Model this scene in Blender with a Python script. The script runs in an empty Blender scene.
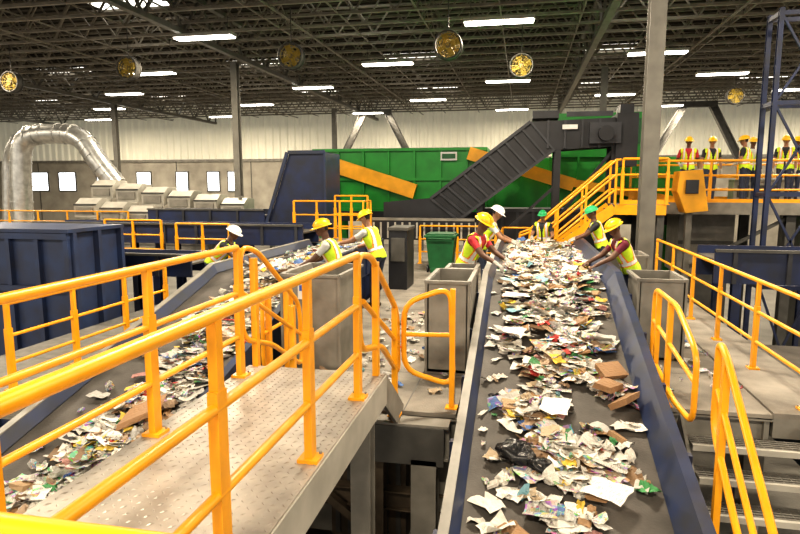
import bpy, math, random
from mathutils import Vector, Matrix, Euler, noise
random.seed(7)
V=Vector
C=5.5            # camera / eye height above the hall floor
F=C-2.2          # sorting platform level
D=C-1.57         # checker-plate walkway level
MZ=C-0.46        # mezzanine level
scene=bpy.context.scene

# ------------------------------------------------------------------ materials
def new_mat(name):
    m=bpy.data.materials.new(name); m.use_nodes=True
    nt=m.node_tree; b=nt.nodes['Principled BSDF']; return m,nt,b
def mat(name,col,rough=.5,metal=0,nscale=6,amt=.25,bump=0,bscale=40,grime=None,emit=0):
    m,nt,b=new_mat(name)
    N=nt.nodes;L=nt.links
    tc=N.new('ShaderNodeTexCoord')
    n=N.new('ShaderNodeTexNoise'); n.inputs['Scale'].default_value=nscale; n.inputs['Detail'].default_value=6
    L.new(tc.outputs['Object'],n.inputs['Vector'])
    r=N.new('ShaderNodeValToRGB')
    r.color_ramp.elements[0].position=.3; r.color_ramp.elements[1].position=.7
    g=grime if grime else tuple(c*(1-amt) for c in col)
    r.color_ramp.elements[0].color=(*g,1)
    r.color_ramp.elements[1].color=(*[min(1,c*(1+amt*.4)) for c in col],1)
    L.new(n.outputs['Fac'],r.inputs['Fac']); L.new(r.outputs['Color'],b.inputs['Base Color'])
    b.inputs['Roughness'].default_value=rough; b.inputs['Metallic'].default_value=metal
    if bump:
        n2=N.new('ShaderNodeTexNoise'); n2.inputs['Scale'].default_value=bscale; n2.inputs['Detail'].default_value=5
        L.new(tc.outputs['Object'],n2.inputs['Vector'])
        bp=N.new('ShaderNodeBump'); bp.inputs['Strength'].default_value=bump; bp.inputs['Distance'].default_value=.02
        L.new(n2.outputs['Fac'],bp.inputs['Height']); L.new(bp.outputs['Normal'],b.inputs['Normal'])
    if emit:
        b.inputs['Emission Color'].default_value=(*col,1); b.inputs['Emission Strength'].default_value=emit
    return m
M={}
M['yellow']=mat('safety_yellow_paint',(.93,.40,.012),.32,0,5,.16)
M['yellow2']=mat('machine_yellow_paint',(.9,.42,.015),.45,0,3,.2)
M['blue']=mat('dark_blue_paint',(.014,.024,.075),.42,0,3,.45,grime=(.018,.022,.04))
M['blue2']=mat('blue_side_board_paint',(.018,.03,.08),.4,0,4,.5,grime=(.03,.035,.05))
M['blue3']=mat('weathered_blue_paint',(.03,.05,.12),.4,0,3,.4,grime=(.035,.042,.075))
M['black']=mat('black_machine_paint',(.016,.017,.022),.45,0,3,.4)
M['dblack']=mat('charcoal_ribs',(.035,.037,.045),.45,0,3,.4)
M['grey']=mat('grey_steel_paint',(.24,.225,.195),.5,0,4,.3)
M['column']=mat('column_grey_paint',(.15,.143,.125),.5,0,3,.25)
M['dgrey']=mat('dark_grey_steel',(.08,.077,.07),.5,0,4,.3)
M['lgrey']=mat('light_grey_hood_paint',(.42,.40,.35),.5,0,3,.25)
M['galv']=mat('galvanised_duct',(.6,.6,.58),.32,.75,5,.3)
M['plate']=mat('checker_plate_steel',(.42,.38,.33),.4,.45,5,.35)
M['deck']=mat('dusty_platform_deck',(.25,.225,.19),.75,0,2.2,.5,.3,60)
M['grate']=mat('stair_grating',(.2,.19,.17),.55,.5,9,.3)
M['rubber']=mat('conveyor_belt_rubber',(.095,.085,.075),.7,0,3,.45,.2,50)
M['green']=mat('green_machine_paint',(.015,.27,.03),.38,0,2,.25)
M['dgreen']=mat('green_bin_plastic',(.012,.11,.035),.5,0,4,.3)
M['concrete']=mat('concrete_wall',(.38,.35,.295),.85,0,.8,.3,.3,12)
M['floor']=mat('concrete_floor',(.16,.15,.13),.8,0,.7,.4,.3,20)
M['corr']=mat('corrugated_wall_panel_glow',(.76,.73,.6),.5,0,.5,.12,emit=.12)  # faint emission added so the wall panels look brightly lit
M['roof']=mat('roof_deck',(.06,.054,.043),.8,0,1,.3)
M['truss']=mat('truss_steel',(.23,.205,.165),.55,0,3,.3)
M['hat_y']=mat('yellow_hard_hat',(.9,.55,.01),.3,0,5,.05)
M['hat_w']=mat('white_hard_hat',(.8,.8,.78),.3,0,5,.05)
M['hat_g']=mat('green_hard_hat',(.03,.4,.15),.3,0,5,.05)
M['vest']=mat('hi_vis_vest',(.62,.85,.03),.7,0,20,.15,.2,60)
M['vest_o']=mat('hi_vis_trim',(.9,.25,.02),.7,0,20,.1)
M['refl']=mat('reflective_tape',(.75,.75,.72),.35,0,20,.05)
M['jeans']=mat('work_trousers',(.035,.045,.08),.85,0,15,.3,.3,90)
M['boot']=mat('work_boots',(.06,.04,.025),.7,0,15,.3)
M['shirt_r']=mat('red_shirt',(.5,.03,.04),.85,0,15,.25,.3,60)
M['shirt_w']=mat('white_shirt',(.6,.6,.58),.85,0,15,.2,.3,60)
M['shirt_k']=mat('black_shirt',(.03,.03,.035),.85,0,15,.2,.3,60)
M['shirt_m']=mat('maroon_shirt',(.16,.02,.04),.85,0,15,.2,.3,60)
M['skin_d']=mat('dark_skin',(.12,.055,.03),.5,0,30,.12)
M['skin_m']=mat('brown_skin',(.3,.15,.085),.5,0,30,.12)
M['hair']=mat('black_hair',(.012,.009,.008),.7,0,60,.3)
M['eye']=mat('eye_white',(.75,.73,.7),.3,0,9,.03)
M['pupil']=mat('dark_iris',(.015,.01,.008),.2,0,9,.03)
M['lip']=mat('lips',(.22,.06,.05),.5,0,9,.05)
M['glove']=mat('work_gloves',(.45,.42,.38),.85,0,30,.2)
M['bag']=mat('black_plastic_bag',(.012,.012,.013),.25,0,9,.2,.5,30)
M['fan']=mat('fan_yellow_guard',(.42,.3,.05),.5,0,6,.2)
M['lamp']=mat('lamp_lens',(1,.96,.85),.5,0,1,.01,emit=10)
M['sky']=mat('skylight_panel',(1,.97,.88),.5,0,.6,.1,emit=2.2)
M['window']=mat('window_glazing',(.93,.97,1),.3,0,.6,.05,emit=3)
M['sign']=mat('white_sign',(.7,.7,.68),.5,0,8,.1)
M['label']=mat('blue_label',(.03,.1,.45),.5,0,8,.1)
M['rust']=mat('scuffed_brown_steel',(.12,.09,.06),.7,.2,4,.5)

def paper_mat():
    m,nt,b=new_mat('mixed_waste_paper'); N=nt.nodes;L=nt.links
    at=N.new('ShaderNodeAttribute'); at.attribute_name='Col'
    uv=N.new('ShaderNodeUVMap'); uv.uv_map='UVMap'
    mp=N.new('ShaderNodeMapping'); mp.inputs['Scale'].default_value=(3,40,1)
    L.new(uv.outputs[0],mp.inputs[0])
    n=N.new('ShaderNodeTexNoise'); n.inputs['Scale'].default_value=1.4; n.inputs['Detail'].default_value=2
    L.new(mp.outputs[0],n.inputs['Vector'])
    r=N.new('ShaderNodeValToRGB'); r.color_ramp.elements[0].position=.50; r.color_ramp.elements[1].position=.58
    L.new(n.outputs['Fac'],r.inputs['Fac'])
    v=N.new('ShaderNodeTexVoronoi'); v.inputs['Scale'].default_value=4.2; v.distance='CHEBYCHEV'; v.inputs['Randomness'].default_value=.6
    L.new(uv.outputs[0],v.inputs['Vector'])
    hs=N.new('ShaderNodeHueSaturation'); hs.inputs['Saturation'].default_value=1.0; hs.inputs['Value'].default_value=.6
    L.new(v.outputs['Color'],hs.inputs['Color'])
    mul=N.new('ShaderNodeMath'); mul.operation='MULTIPLY'
    L.new(r.outputs['Color'],mul.inputs[0]); L.new(at.outputs['Alpha'],mul.inputs[1])
    mu2=N.new('ShaderNodeMath'); mu2.operation='MULTIPLY'; mu2.inputs[1].default_value=.75
    L.new(mul.outputs[0],mu2.inputs[0])
    mx=N.new('ShaderNodeMixRGB'); mx.inputs['Color2'].default_value=(.12,.10,.09,1)
    L.new(mu2.outputs[0],mx.inputs['Fac']); L.new(at.outputs['Color'],mx.inputs['Color1'])
    gt=N.new('ShaderNodeMath'); gt.operation='GREATER_THAN'; gt.inputs[1].default_value=.75
    L.new(at.outputs['Alpha'],gt.inputs[0])
    n5=N.new('ShaderNodeTexNoise'); n5.inputs['Scale'].default_value=3.5; n5.inputs['Detail'].default_value=0
    L.new(uv.outputs[0],n5.inputs['Vector'])
    g5=N.new('ShaderNodeMath'); g5.operation='GREATER_THAN'; g5.inputs[1].default_value=.5; L.new(n5.outputs['Fac'],g5.inputs[0])
    g3=N.new('ShaderNodeMath'); g3.operation='MULTIPLY'; L.new(g5.outputs[0],g3.inputs[1])
    L.new(gt.outputs[0],g3.inputs[0])
    g4=N.new('ShaderNodeMath'); g4.operation='MULTIPLY'; g4.inputs[1].default_value=.75; L.new(g3.outputs[0],g4.inputs[0])
    mx2=N.new('ShaderNodeMixRGB'); L.new(g4.outputs[0],mx2.inputs['Fac']); L.new(mx.outputs[0],mx2.inputs['Color1']); L.new(hs.outputs[0],mx2.inputs['Color2'])
    L.new(mx2.outputs[0],b.inputs['Base Color']); b.inputs['Roughness'].default_value=.7
    tc=N.new('ShaderNodeTexCoord'); cr=N.new('ShaderNodeTexVoronoi'); cr.feature='DISTANCE_TO_EDGE'; cr.inputs['Scale'].default_value=22
    L.new(tc.outputs['Object'],cr.inputs['Vector'])
    bp=N.new('ShaderNodeBump'); bp.inputs['Strength'].default_value=.55; bp.inputs['Distance'].default_value=.02
    L.new(cr.outputs['Distance'],bp.inputs['Height']); L.new(bp.outputs['Normal'],b.inputs['Normal'])
    return m
M['paper']=paper_mat()

# ------------------------------------------------------------------ mesh builder
class MB:
    def __init__(s): s.v=[];s.f=[];s.mi=[];s.sm=[];s.mats=[]
    def m(s,k):
        if k not in s.mats: s.mats.append(k)
        return s.mats.index(k)
    def add(s,vs,fs,k,smooth=False,X=None):
        o=len(s.v); i=s.m(k)
        for p in vs:
            p=V(p)
            if X is not None: p=X@p
            s.v.append(p)
        for f in fs: s.f.append([a+o for a in f]); s.mi.append(i); s.sm.append(smooth)
    BF=[(0,3,2,1),(4,5,6,7),(0,1,5,4),(1,2,6,5),(2,3,7,6),(3,0,4,7)]
    def box(s,c,d,k,R=None,X=None):
        x,y,z=[a/2 for a in d]; c=V(c)
        vs=[V(p) for p in [(-x,-y,-z),(x,-y,-z),(x,y,-z),(-x,y,-z),(-x,-y,z),(x,-y,z),(x,y,z),(-x,y,z)]]
        if R is not None: vs=[R@p for p in vs]
        s.add([p+c for p in vs],s.BF,k,False,X)
    def bb(s,a,b,k):
        s.box([(a[i]+b[i])/2 for i in range(3)],[abs(b[i]-a[i]) for i in range(3)],k)
    def beam(s,p,q,w,h,k,up=(0,0,1)):
        p=V(p);q=V(q);d=(q-p); l=d.length
        if l<1e-6: return
        d.normalize(); u=V(up)
        if abs(d.dot(u))>.98: u=V((0,1,0))
        sd=d.cross(u).normalized(); u=sd.cross(d).normalized()
        vs=[]
        for e in (p,q):
            for a,b in ((-1,-1),(1,-1),(1,1),(-1,1)): vs.append(e+sd*a*w/2+u*b*h/2)
        s.add(vs,[(0,1,2,3),(7,6,5,4),(0,4,5,1),(1,5,6,2),(2,6,7,3),(3,7,4,0)],k)
    def ibeam(s,p,q,w,h,k,up=(0,0,1)):
        p=V(p);q=V(q);d=(q-p).normalized();u=V(up)
        if abs(d.dot(u))>.98: u=V((0,1,0))
        sd=d.cross(u).normalized();u=sd.cross(d).normalized()
        t=h*.07
        s.beam(p+u*(h/2-t/2),q+u*(h/2-t/2),w,t,k,up); s.beam(p-u*(h/2-t/2),q-u*(h/2-t/2),w,t,k,up)
        s.beam(p,q,w*.1,h-2*t,k,up)
    def tube(s,pts,r,k,n=8,fil=0,closed=False,radii=None,caps=True):
        P=[V(p) for p in pts]
        if fil>0:
            Q=[];N=len(P)
            for i in range(N):
                if not closed and i in (0,N-1): Q.append(P[i]); continue
                a=P[i-1];b=P[i];c=P[(i+1)%N]
                f=min(fil,(a-b).length*.49,(c-b).length*.49)
                s1=b+(a-b).normalized()*f; s2=b+(c-b).normalized()*f
                for t in range(6):
                    t/=5; Q.append(s1*(1-t)**2+b*2*t*(1-t)+s2*t*t)
            P=Q
        N=len(P); R=radii if radii else [r]*N
        tan=[]
        for i in range(N):
            if closed: t=P[(i+1)%N]-P[i-1]
            else: t=P[min(i+1,N-1)]-P[max(i-1,0)]
            tan.append(t.normalized())
        u=V((0,0,1))
        if abs(tan[0].dot(u))>.9: u=V((1,0,0))
        u=(u-tan[0]*u.dot(tan[0])).normalized()
        vs=[]
        for i in range(N):
            u=(u-tan[i]*u.dot(tan[i])).normalized(); w=tan[i].cross(u)
            for j in range(n):
                a=2*math.pi*j/n; vs.append(P[i]+(u*math.cos(a)+w*math.sin(a))*R[i])
        fs=[]
        for i in range(N if closed else N-1):
            i2=(i+1)%N
            for j in range(n):
                j2=(j+1)%n; fs.append((i*n+j,i*n+j2,i2*n+j2,i2*n+j))
        s.add(vs,fs,k,True)
        if caps and not closed:
            s.add(vs[:n],[tuple(range(n))[::-1]],k); s.add(vs[-n:],[tuple(range(n))],k)
    def prism(s,poly,ax,a,b,k):
        def mk(p,t):
            if ax=='y': return (p[0],t,p[1])
            if ax=='x': return (t,p[0],p[1])
            return (p[0],p[1],t)
        n=len(poly); vs=[mk(p,a) for p in poly]+[mk(p,b) for p in poly]
        fs=[tuple(range(n)),tuple(range(2*n-1,n-1,-1))]
        for i in range(n):
            j=(i+1)%n; fs.append((i,i+n,j+n,j))
        s.add(vs,fs,k)
    def sweep(s,sec,path,k):
        n=len(sec); vs=[]
        for p in path:
            for a,b in sec: vs.append((p[0]+a,p[1],p[2]+b))
        fs=[]
        for i in range(len(path)-1):
            for j in range(n):
                j2=(j+1)%n; fs.append((i*n+j,i*n+j2,(i+1)*n+j2,(i+1)*n+j))
        fs.append(tuple(range(n))); fs.append(tuple(range(len(vs)-1,len(vs)-n-1,-1)))
        s.add(vs,fs,k)
    def ell(s,c,r,k,X=None,nu=16,nv=10,fn=None,half=False):
        c=V(c);vs=[];fs=[]
        top=math.pi/2 if half else math.pi
        for i in range(nv+1):
            th=top*i/nv
            for j in range(nu):
                ph=2*math.pi*j/nu
                p=V((r[0]*math.sin(th)*math.cos(ph),r[1]*math.sin(th)*math.sin(ph),r[2]*math.cos(th)))
                if fn: p=fn(p)
                vs.append(c+p)
        for i in range(nv):
            for j in range(nu):
                j2=(j+1)%nu; fs.append((i*nu+j,(i+1)*nu+j,(i+1)*nu+j2,i*nu+j2))
        s.add(vs,fs,k,True,X)
    def capsule(s,p,q,r1,r2,k,n=12):
        p=V(p);q=V(q);d=(q-p).normalized()
        pts=[];rr=[]
        for a in (85,60,30,0): pts.append(p-d*r1*math.sin(math.radians(a))); rr.append(max(.001,r1*math.cos(math.radians(a))))
        for a in (0,30,60,85): pts.append(q+d*r2*math.sin(math.radians(a))); rr.append(max(.001,r2*math.cos(math.radians(a))))
        s.tube(pts,0,k,n,radii=rr)
    def build(s,name,parent=None,bevel=0,loc=None):
        me=bpy.data.meshes.new(name+'_mesh'); me.from_pydata([tuple(p) for p in s.v],[],s.f)
        for k in s.mats: me.materials.append(M[k])
        me.polygons.foreach_set('material_index',s.mi); me.polygons.foreach_set('use_smooth',s.sm); me.update()
        ob=bpy.data.objects.new(name,me); scene.collection.objects.link(ob)
        if parent: ob.parent=parent
        if bevel:
            b=ob.modifiers.new('bevel','BEVEL'); b.width=bevel; b.segments=2; b.limit_method='ANGLE'
        return ob
def empty(name,loc=(0,0,0)):
    e=bpy.data.objects.new(name,None); e.location=loc; scene.collection.objects.link(e); e.empty_display_size=.2; return e

# ------------------------------------------------------------------ building shell
b=MB(); b.bb((-62,-14,-.3),(50,56,0),'floor'); b.build('floor')
YB=55
b=MB(); b.bb((-60,YB,0),(48,YB+.3,C+2.4),'concrete')
for x in range(-58,48,8): b.bb((x,YB-.03,0),(x+.08,YB,C+2.4),'dgrey')
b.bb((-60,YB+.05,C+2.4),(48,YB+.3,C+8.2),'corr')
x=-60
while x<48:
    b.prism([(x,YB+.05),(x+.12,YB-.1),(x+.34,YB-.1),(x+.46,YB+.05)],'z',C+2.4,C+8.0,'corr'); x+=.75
b.bb((-60,YB-.14,C+2.25),(48,YB,C+2.5),'grey')
b.build('wall_back')
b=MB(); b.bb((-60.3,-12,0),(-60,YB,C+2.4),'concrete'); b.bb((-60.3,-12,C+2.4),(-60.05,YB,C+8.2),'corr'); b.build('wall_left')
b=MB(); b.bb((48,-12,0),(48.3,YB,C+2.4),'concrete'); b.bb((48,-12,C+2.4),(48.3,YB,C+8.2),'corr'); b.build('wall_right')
b=MB(); b.bb((-60,-12,C+7.9),(48,YB+.3,C+8.1),'roof')
y=-11
while y<YB:
    b.bb((-60,y,C+7.82),(48,y+.12,C+7.9),'roof'); y+=.6
b.build('ceiling')
i=0
for x,w in ((-51,2.2),(-47.5,2.0),(-38.4,1.6),(-34,1.3),(-30.6,1.3),(-28.4,1.1),(-43,1.5)):
    i+=1; b=MB(); b.bb((x,YB-.08,C-.6),(x+w,YB-.02,C+1.3),'window')
    for a in (x,x+w): b.bb((a-.05,YB-.12,C-.65),(a+.05,YB-.02,C+1.35),'dgrey')
    for a in (C-.6,C+1.3): b.bb((x,YB-.12,a-.05),(x+w,YB-.02,a+.05),'dgrey')
    b.build('window_%d'%i)
for x in (-43,-31,-17,-7,4.5,17,30):
    for y in (12.5,24.5,37,49):
        b=MB(); b.bb((x-1.6,y-.7,C+7.76),(x+1.6,y+.7,C+7.89),'sky')
        b.bb((x-1.7,y-.8,C+7.74),(x+1.7,y-.7,C+7.9),'dgrey'); b.bb((x-1.7,y+.7,C+7.74),(x+1.7,y+.8,C+7.9),'dgrey')
        b.build('skylight')
# roof joists
b=MB(); RT=C+7.5; RB=C+6.4
y=3.5
while y<YB-.3:
    b.box((-6,y,RT),(108,.13,.10),'truss'); b.box((-6,y,RB),(108,.14,.10),'truss')
    x=-60; up=True
    while x<48:
        x2=x+.8
        if -1.6*y-6<x<1.0*y+4: b.beam((x,y,RT if up else RB),(x2,y,RB if up else RT),.06,.06,'truss')
        up=not up; x=x2
    y+=1.6
for i,x in enumerate(range(-58,48,3)):
    b.beam((x,3,RB),(x,YB,RB),.05,.05,'truss')
    y=3.5
    while y<YB-2:   # cross bridging between joists
        if i%2==0 and -1.6*y-6<x<y+4: b.beam((x,y,RB),(x,y+1.6,RT),.035,.035,'truss'); b.beam((x,y,RT),(x,y+1.6,RB),.035,.035,'truss')
        y+=1.6
b.build('roof_joists')
b=MB()   # sprinkler mains under the joists
for x in (-34,-21,-9,7.5,24): b.tube([(x,3,RB-.12),(x,YB-.1,RB-.12)],.045,'truss',8)
b.build('sprinkler_pipes')
b=MB()
for x in (-45.5,-29.5,-13.3,2.8,19,35):
    b.beam((x,-10,C+7.5),(x,YB,C+7.5),.26,.2,'column'); b.beam((x,-10,C+5.95),(x,YB,C+5.95),.26,.2,'column')
    y=-10; up=True
    while y<YB:
        y2=min(YB,y+1.3); b.beam((x,y,C+7.5 if up else C+5.95),(x,y2,C+5.95 if up else C+7.5),.1,.1,'column'); up=not up; y=y2
b.build('roof_girders')
for (x,y) in ((2.62,13.8),(3.9,33),(-13.9,28),(-29.5,40),(-14.6,46),(19,33),(-45.5,40)):
    b=MB(); b.ibeam((x,y,0),(x,y,C+5.9),.32,.34,'column',up=(0,1,0)); b.box((x,y,.02),(.6,.6,.04),'column'); b.build('steel_column')
for x in (-12,12.5):
    b=MB(); yy=YB-6
    for s in (-1,1): b.ibeam((x+s*.9,yy,C+6),(x+s*3.8,yy,C+.5),.45,.5,'dgrey'); b.ibeam((x+s*3.8,yy,0),(x+s*3.8,yy,C+.7),.4,.45,'dgrey',up=(0,1,0))
    b.bb((x-1.3,yy-.2,C+5.7),(x+1.3,yy+.2,C+6.1),'dgrey'); b.build('v_brace_frame')

# lamps
def lamp(x,y,light,z=C+5.72):
    b=MB(); b.box((x,y,z+.08),(2.5,.52,.12),'lgrey'); b.box((x,y,z),(2.4,.46,.06),'lamp')
    for s in (-1,1): b.tube([(x+s,y,z+.1),(x+s,y,RB+.1)],.012,'dgrey',5)
    b.build('high_bay_lamp')
    if light:
        la=bpy.data.lights.new('lamp_light','AREA'); la.shape='RECTANGLE'; la.size=2.4; la.size_y=.45; la.energy=900; la.color=(1,.86,.66)
        lo=bpy.data.objects.new('high_bay_light',la); lo.location=(x,y,z-.05); scene.collection.objects.link(lo)
for x in (-37,-25,-12.4,-1,10,22):
    for y in (-3,10,22.5,35,48): lamp(x,y,True)
for x in (-31,-19,-6.5,5.6,16):
    for y in (29,41.5): lamp(x,y,False)
# drum fans
for (x,y,z) in ((-8.5,21.7,C+4.7),(-2.6,20.9,C+4.65),(-16.0,22.8,C+4.75),(-.2,25.5,C+4.75),(-23.2,24.4,C+4.7),(11.6,38,C+5)):
    b=MB(); n=24
    for dy in (-.16,.16):
        b.tube([(x+.45*math.cos(2*math.pi*i/n),y+dy,z+.45*math.sin(2*math.pi*i/n)) for i in range(n)],.03,'dgrey',6,closed=True)
        for r in (.13,.24,.35): b.tube([(x+r*math.cos(2*math.pi*i/n),y+dy*1.15,z+r*math.sin(2*math.pi*i/n)) for i in range(n)],.01,'fan',4,closed=True)
        for i in range(12):
            a=math.pi*2*i/12; b.beam((x,y+dy*1.15,z),(x+.43*math.cos(a),y+dy,z+.43*math.sin(a)),.012,.012,'fan')
    for i in range(n):
        a=2*math.pi*i/n; a2=2*math.pi*(i+1)/n
        b.add([(x+.44*math.cos(a),y-.16,z+.44*math.sin(a)),(x+.44*math.cos(a2),y-.16,z+.44*math.sin(a2)),(x+.44*math.cos(a2),y+.16,z+.44*math.sin(a2)),(x+.44*math.cos(a),y+.16,z+.44*math.sin(a))],[(0,1,2,3)],'dgrey')
    for i in range(4):
        a=math.pi/2*i+.4; b.box((x+.22*math.cos(a),y,z+.22*math.sin(a)),(.36,.03,.2),'fan',R=Matrix.Rotation(-a,3,'Y')@Matrix.Rotation(.5,3,'X'))
    b.tube([(x,y-.1,z),(x,y+.22,z)],.09,'dgrey',10)
    b.tube([(x,y,z+.45),(x,y,RB)],.02,'dgrey',6); b.build('drum_fan')

# ------------------------------------------------------------------ conveyors
SL=.262
def bz(y):
    return C-1.40-(8.6-y)*SL if y<8.6 else C-1.38
def conveyor(name,x0,x1,y0,y1):
    root=empty(name,((x0+x1)/2,(y0+y1)/2,0))
    def fin(b,n,bev=0):
        o=b.build(n,bevel=bev); o.parent=root; o.matrix_parent_inverse=Matrix.Translation(root.location).inverted(); return o
    ys=[y0,4,8.3,8.6,8.9,y1]
    b=MB(); path=[(0,y,bz(y)) for y in ys]
    b.sweep([(x0,0),(x1,0),(x1,-.025),(x0,-.025)],path,'rubber')
    b.sweep([(x0,-.32),(x1,-.32),(x1,-.34),(x0,-.34)],path,'rubber')
    b.tube([(x0,y1,bz(y1)-.17),(x1,y1,bz(y1)-.17)],.165,'rubber',20)
    b.tube([(x0,y0,bz(y0)-.17),(x1,y0,bz(y0)-.17)],.165,'rubber',20)
    fin(b,'belt')
    b=MB()
    b.sweep([(x1-.03,.015),(x1+.10,.20),(x1+.19,.20),(x1+.19,-.4),(x1+.13,-.4),(x1+.13,.15),(x1+.10,.15),(x1,-.01)],path,'blue2')
    b.sweep([(x0+.02,.015),(x0-.05,.14),(x0-.12,.14),(x0-.12,-.4),(x0-.08,-.4),(x0-.08,.10),(x0-.05,.10),(x0,-.01)],path,'blue2')
    b.sweep([(x0-.045,.142),(x0-.125,.142),(x0-.125,.155),(x0-.045,.155)],path,'grey')
    fin(b,'side_boards')
    b=MB(); y=y0+.4
    while y<y1:
        z=bz(y); b.beam((x0-.1,y,z-.22),(x1+.16,y,z-.22),.08,.1,'dgrey')
        b.tube([(x0,y+.2,z-.07),(x1,y+.2,z-.07)],.04,'grey',8)
        b.box((x1+.21,y,z-.1),(.04,.07,.55),'blue'); b.box((x0-.14,y,z-.1),(.04,.07,.45),'blue'); y+=1.0
    fin(b,'idlers_and_brackets')
    b=MB(); y=y0+.8
    while y<y1:
        z=bz(y)-.4
        for x in (x0-.1,x1+.14): b.ibeam((x,y,0),(x,y,z),.14,.16,'blue',up=(0,1,0)); b.box((x,y,.01),(.3,.3,.02),'blue')
        b.beam((x0-.1,y,z-.1),(x1+.14,y,z-.1),.12,.16,'blue'); b.beam((x0-.1,y,.4),(x1+.14,y,z-.3),.06,.06,'blue'); y+=2.7
    fin(b,'support_legs')
    return root
conveyor('belt_conveyor',-.41,1.17,.6,14.4)
conveyor('belt_conveyor',-4.7,-3.2,1.0,13)

# ------------------------------------------------------------------ waste paper
PAL=[((.74,.71,.64),34),((.62,.59,.53),24),((.46,.45,.42),12),((.80,.78,.73),18),((.36,.22,.11),7),((.46,.36,.24),8),((.24,.15,.08),4),
     ((.5,.05,.04),2.5),((.06,.14,.36),2.5),((.06,.26,.09),2),((.68,.48,.06),3),((.03,.03,.035),3),((.5,.25,.22),1.5),((.2,.38,.44),1.5)]
PW=[p[1] for p in PAL]
class Trash:
    def __init__(s): s.v=[];s.f=[];s.c=[];s.uv=[]
    def sheet(s,p,w,h,col,pr,tilt,curl=.2,n=5):
        o=len(s.v)
        R=Euler((random.gauss(0,tilt),random.gauss(0,tilt),random.uniform(0,6.28))).to_matrix()
        a=random.uniform(-curl,curl)*3;bq=random.uniform(-curl,curl)*3;cq=random.uniform(-curl,curl)*3
        cx=random.random()<.15; th=random.uniform(-.5,.5)
        uo=random.uniform(0,50),random.uniform(0,50)
        rg=random.random()**2*.55
        for i in range(n):
            for j in range(n):
                u=(i/(n-1)-.5);vv=(j/(n-1)-.5)
                zz=(a*u*u+bq*vv*vv+cq*u*vv)*min(w,h)*.6+random.gauss(0,.003+.022*rg)
                if cx: zz+=abs(u-th*.5)*w*.5
                q=R@V((u*w*(1-rg*.4)*(1+random.gauss(0,.07)),vv*h*(1-rg*.3)*(1+random.gauss(0,.07)),zz))+p
                s.v.append(q); s.c.append((*col,pr)); s.uv.append((uo[0]+u,uo[1]+vv))
        for i in range(n-1):
            for j in range(n-1):
                k=o+i*n+j; s.f.append((k,k+n,k+n+1,k+1))
    def lump(s,p,r,col,pr):
        o=len(s.v); nu,nv=10,7; sd=random.uniform(0,99)
        R=Euler((random.random()*6,random.random()*6,0)).to_matrix()
        sc=(random.uniform(.7,1.5),random.uniform(.7,1.3),random.uniform(.5,.9))
        uo=random.uniform(0,50)
        for i in range(nv+1):
            for j in range(nu):
                th=math.pi*i/nv;ph=2*math.pi*j/nu
                d=V((math.sin(th)*math.cos(ph),math.sin(th)*math.sin(ph),math.cos(th)))
                k=r*(.75+.7*noise.noise(d*2+V((sd,0,0)))+random.uniform(-.14,.14)*(0<i<nv))
                q=R@V((d.x*sc[0],d.y*sc[1],d.z*sc[2]))*k+p
                s.v.append(q); s.c.append((*col,pr)); s.uv.append((uo+th*.3,ph*.2))
        for i in range(nv):
            for j in range(nu):
                j2=(j+1)%nu; s.f.append((o+i*nu+j,o+(i+1)*nu+j,o+(i+1)*nu+j2,o+i*nu+j2))
    def carton(s,p,d,col,t=.3):
        o=len(s.v); R=Euler((random.gauss(0,t),random.gauss(0,t),random.uniform(0,6.28))).to_matrix()
        for q in [(-1,-1,-1),(1,-1,-1),(1,1,-1),(-1,1,-1),(-1,-1,1),(1,-1,1),(1,1,1),(-1,1,1)]:
            w=R@V([q[i]*d[i]/2*random.uniform(.75,1.15) for i in range(3)])+p
            s.v.append(w); s.c.append((*col,.3)); s.uv.append((random.random(),random.random()))
        for f in MB.BF: s.f.append(tuple(a+o for a in f))
    def rnd(s,p,k=1,tilt=.4):
        col=random.choices(PAL,PW)[0][0]; g=random.uniform(.75,1.12); col=tuple(min(.87,c*g) for c in col)
        pr=random.choice((0,0,.3,.5,.6,.7,.2,.4,1.0,1.0,1.0)); t=random.random()
        if t<.83: s.sheet(p,random.uniform(.06,.23)*k,random.uniform(.08,.29)*k,col,pr,tilt)
        elif t<.95: s.lump(p,random.uniform(.03,.075)*k,col,pr)
        else: s.carton(p,(random.uniform(.06,.15)*k,random.uniform(.06,.2)*k,random.uniform(.02,.07)*k),random.choice(((.36,.22,.11),(.42,.3,.2),(.6,.56,.5))))
    def build(s,name):
        me=bpy.data.meshes.new(name+'_mesh'); me.from_pydata([tuple(p) for p in s.v],[],s.f)
        a=me.color_attributes.new('Col','FLOAT_COLOR','POINT'); a.data.foreach_set('color',[x for c in s.c for x in c])
        u=me.uv_layers.new(name='UVMap')
        u.data.foreach_set('uv',[x for l in me.loops for x in s.uv[l.vertex_index]])
        me.materials.append(M['paper']); me.update()
        ob=bpy.data.objects.new(name,me); scene.collection.objects.link(ob); return ob
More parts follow.
